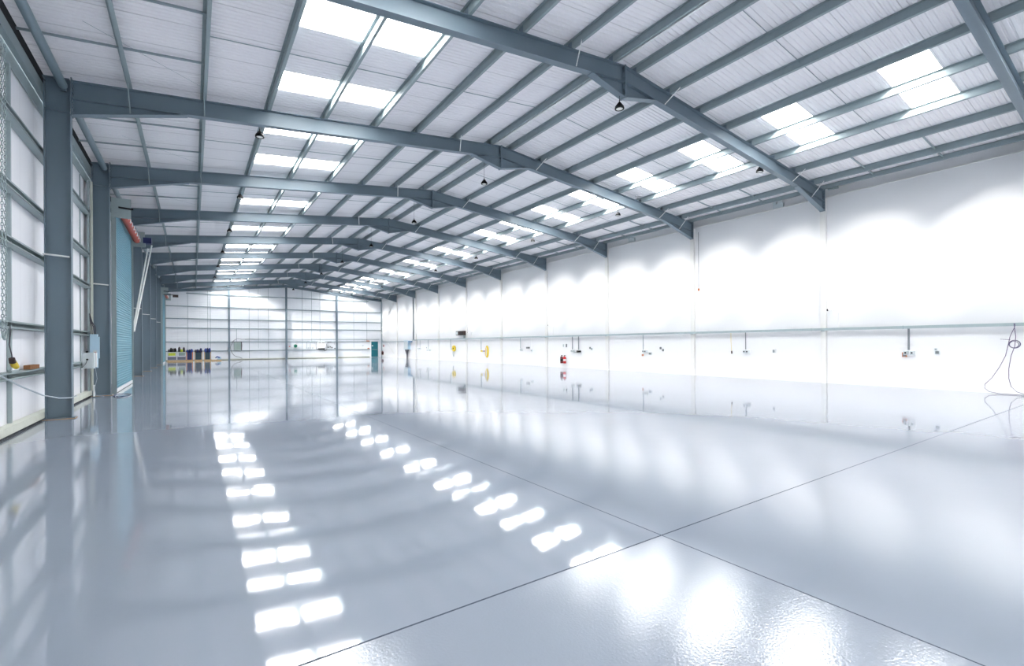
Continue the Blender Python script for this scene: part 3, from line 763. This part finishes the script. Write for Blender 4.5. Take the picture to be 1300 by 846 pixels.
# heater
t = thing('unit_heater', 'dark brown slatted heater box on a bracket above the trunking', 'heater', (20.95, 39.35, 2.5))
build('case', MB().box(-.18, .2, -.75, .75, 0, .4), BROWN, t)
build('outlet', MB().box(-.2, -.18, .35, .68, .06, .34), GREYBOX, t)
build('grille', MB().box(-.2, -.18, -.65, .2, .06, .12).box(-.2, -.18, -.65, .2, .17, .23).box(-.2, -.18, -.65, .2, .28, .34), BLACK, t)
build('bracket', MB().box(-.05, .2, -.6, -.5, -.28, 0), GALV, t)
# cameras
def wallcam(y, z, label, drop_to=2.22):
    t = thing('security_camera', label, 'camera', (XR, y, z))
    build('arm', MB().tube([(0,-.2,-.05),(-.12,-.12,0),(-.2,0,0)], .014, 6), SIGNWHITE, t)
    build('body_shell', MB().tube([(-.2,-.06,0),(-.22,.08,-.01)], .045, 10), SIGNWHITE, t)
    build('lens_hood', MB().tube([(-.22,.08,-.01),(-.225,.13,-.013)], .042, 10), BLACK, t)
    build('wall_box', MB().box(-.05, 0, -.26, -.15, -.13, -.0), SIGNWHITE, t)
    build('feed_conduit', MB().tube([(-.02,-.2,-.12),(-.02,-.2,drop_to-z)], .01, 6), CASING, t)
wallcam(8.3, 2.95, 'small white camera with black eye on the white wall, closest to the looped cable')
wallcam(26.1, 2.98, 'small white camera with black eye above the fire extinguishers')
wallcam(37.95, 2.76, 'tiny white camera beside the brown heater')
wallcam(43.96, 2.98, 'tiny white camera between the brown heater and the pale blue cabinet')
# emergency lights high on the wall
for y, z, lab in ((10.4, 7.66, 'twin-spot emergency light high on the white wall, closest to the looped cable'), (18.68, 7.7, 'twin-spot emergency light high on the white wall, one bay farther along')):
    t = thing('emergency_light', lab, 'emergency light', (XR+.06, y, z))
    build('case', MB().box(-.1, 0, -.22, .22, -.14, .06), GREYBOX, t)
    for s in (-.12, .12): build('spot', MB().tube([(-.08,s,.09),(-.16,s,.07)], [.05,.07], 10), GREYBOX, t)
t = thing('beam_detector', 'round-eyed grey smoke beam detector beside the rafter end at the white wall', 'detector', (XR, 8.25, 7.85))
build('case', MB().box(-.14, 0, -.17, .17, -.1, .1), GALV, t); build('eye', MB().tube([(-.14,-.08,0),(-.17,-.08,0)], .05, 12), BLACK, t)
# cord on casing
t = thing('plug_flex', 'thin dark cord with an orange-brown end hanging down the white wall beside a cased column', 'cord', (XR-.03, 14.3, 4.35))
build('flex', MB().tube([(0,0,0),(0,0,2.9)], .009, 6), CABLE, t); build('plug', MB().tube([(0,0,-.06),(0,0,.05)], .045, 10), mat('orange_brown', (170,96,50), .5), t)
# looped cable near camera
t = thing('looped_cable', 'dark violet-grey cable hung in a coil from the trunking and trailing on the floor', 'cable', (20.95, 3.25, 0))
VC = mat('violet_grey_cable', (92,84,112), .6)
build('coil', MB().tube([(-.04, .12*math.cos(q), 1.56+.12*math.sin(q)) for q in [j*math.pi/12 for j in range(24)]], .014, 6, closed=True), VC, t)
build('coil', MB().tube([(-.06, .01+.1*math.cos(q), 1.55+.1*math.sin(q)) for q in [j*math.pi/12 for j in range(24)]], .01, 6, closed=True), VC, t)
build('strand', MB().tube([(0,0,2.2),(-.01,.0,2.1),(-.03,.1,1.8),(-.03,.14,1.55),(-.03,.2,1.2),(-.03,.33,.85),(-.04,.5,.5),(-.06,.66,.28),(-.08,.66,.16),(-.12,.55,.06),(-.16,.3,.02),(-.2,-.2,.015),(-.2,-.9,.015)], .009, 6), VC, t)
build('strand', MB().tube([(0,.02,2.2),(-.02,-.02,1.8),(-.03,.0,1.5),(-.03,.08,1.2),(-.03,.13,.8),(-.04,.13,.5),(-.05,.08,.25),(-.1,-.05,.1),(-.14,-.25,.03),(-.16,-.9,.02)], .009, 6), VC, t)
build('peg', MB().tube([(.2,.35,1.72),(-.03,.1,1.7)], .008, 6), VC, t)
# wall bracing in the last bay of the white wall
t = thing('wall_brace', 'pale K-shaped brace rods on the white wall in the last bay before the gable', 'brace')
build('rod', MB().tube([(21.1,62.4,3.3),(21.1,57.0,.15)], .03, 6), CASING, t)
build('rod', MB().tube([(21.1,62.4,3.9),(21.1,57.9,6.9)], .03, 6), CASING, t)
build('corner_post', MB().box(21.08, 21.17, 62.35, 62.6, 0, 7.4), GALV_D, t)

# ------------------------------------------------------------------ light
w = bpy.data.worlds.new('sky'); sc.world = w; w.use_nodes = True
bg = w.node_tree.nodes['Background']; bg.inputs[0].default_value = (.90, .95, 1, 1); bg.inputs[1].default_value = 4.0
sd = bpy.data.lights.new('sun', 'SUN'); sd.energy = 52; sd.angle = math.radians(21); sd.color = (1, .97, .92)
so = bpy.data.objects.new('sun', sd); COL.objects.link(so)
so.rotation_euler = Vector((1, .56, -.63)).to_track_quat('-Z', 'Y').to_euler(); so.location = (0, 0, 20)

# ------------------------------------------------------------------ camera
f, py, yaw, roll, h = 595.81, 437.06, .5969, .0052, 1.6444
cd = bpy.data.cameras.new('camera'); co = bpy.data.objects.new('camera', cd); COL.objects.link(co)
cd.sensor_width = 36; cd.lens = f/1300*36; cd.shift_x = 0; cd.shift_y = (py-423)/1300; cd.clip_start = .05; cd.clip_end = 300
F = Vector((math.sin(yaw), math.cos(yaw), 0)); R0 = Vector((math.cos(yaw), -math.sin(yaw), 0)); U0 = Vector((0,0,1))
R = R0*math.cos(roll) - U0*math.sin(roll); U = R0*math.sin(roll) + U0*math.cos(roll)
co.matrix_world = Matrix(((R.x,U.x,-F.x,0),(R.y,U.y,-F.y,0),(R.z,U.z,-F.z,h),(0,0,0,1)))
sc.camera = co

sc.view_settings.view_transform = 'Standard'; sc.view_settings.look = 'None'
sc.view_settings.gamma = 1; sc.view_settings.use_curve_mapping = False
sc.view_settings.exposure = 1.14
sc.cycles.use_denoising = True;
sc.cycles.use_adaptive_sampling = False
sc.cycles.max_bounces = 10; sc.cycles.diffuse_bounces = 6; sc.cycles.glossy_bounces = 4; sc.cycles.transparent_max_bounces = 12
sc.cycles.caustics_reflective = True
sc.cycles.blur_glossy = .3
sc.cycles.sample_clamp_indirect = 12
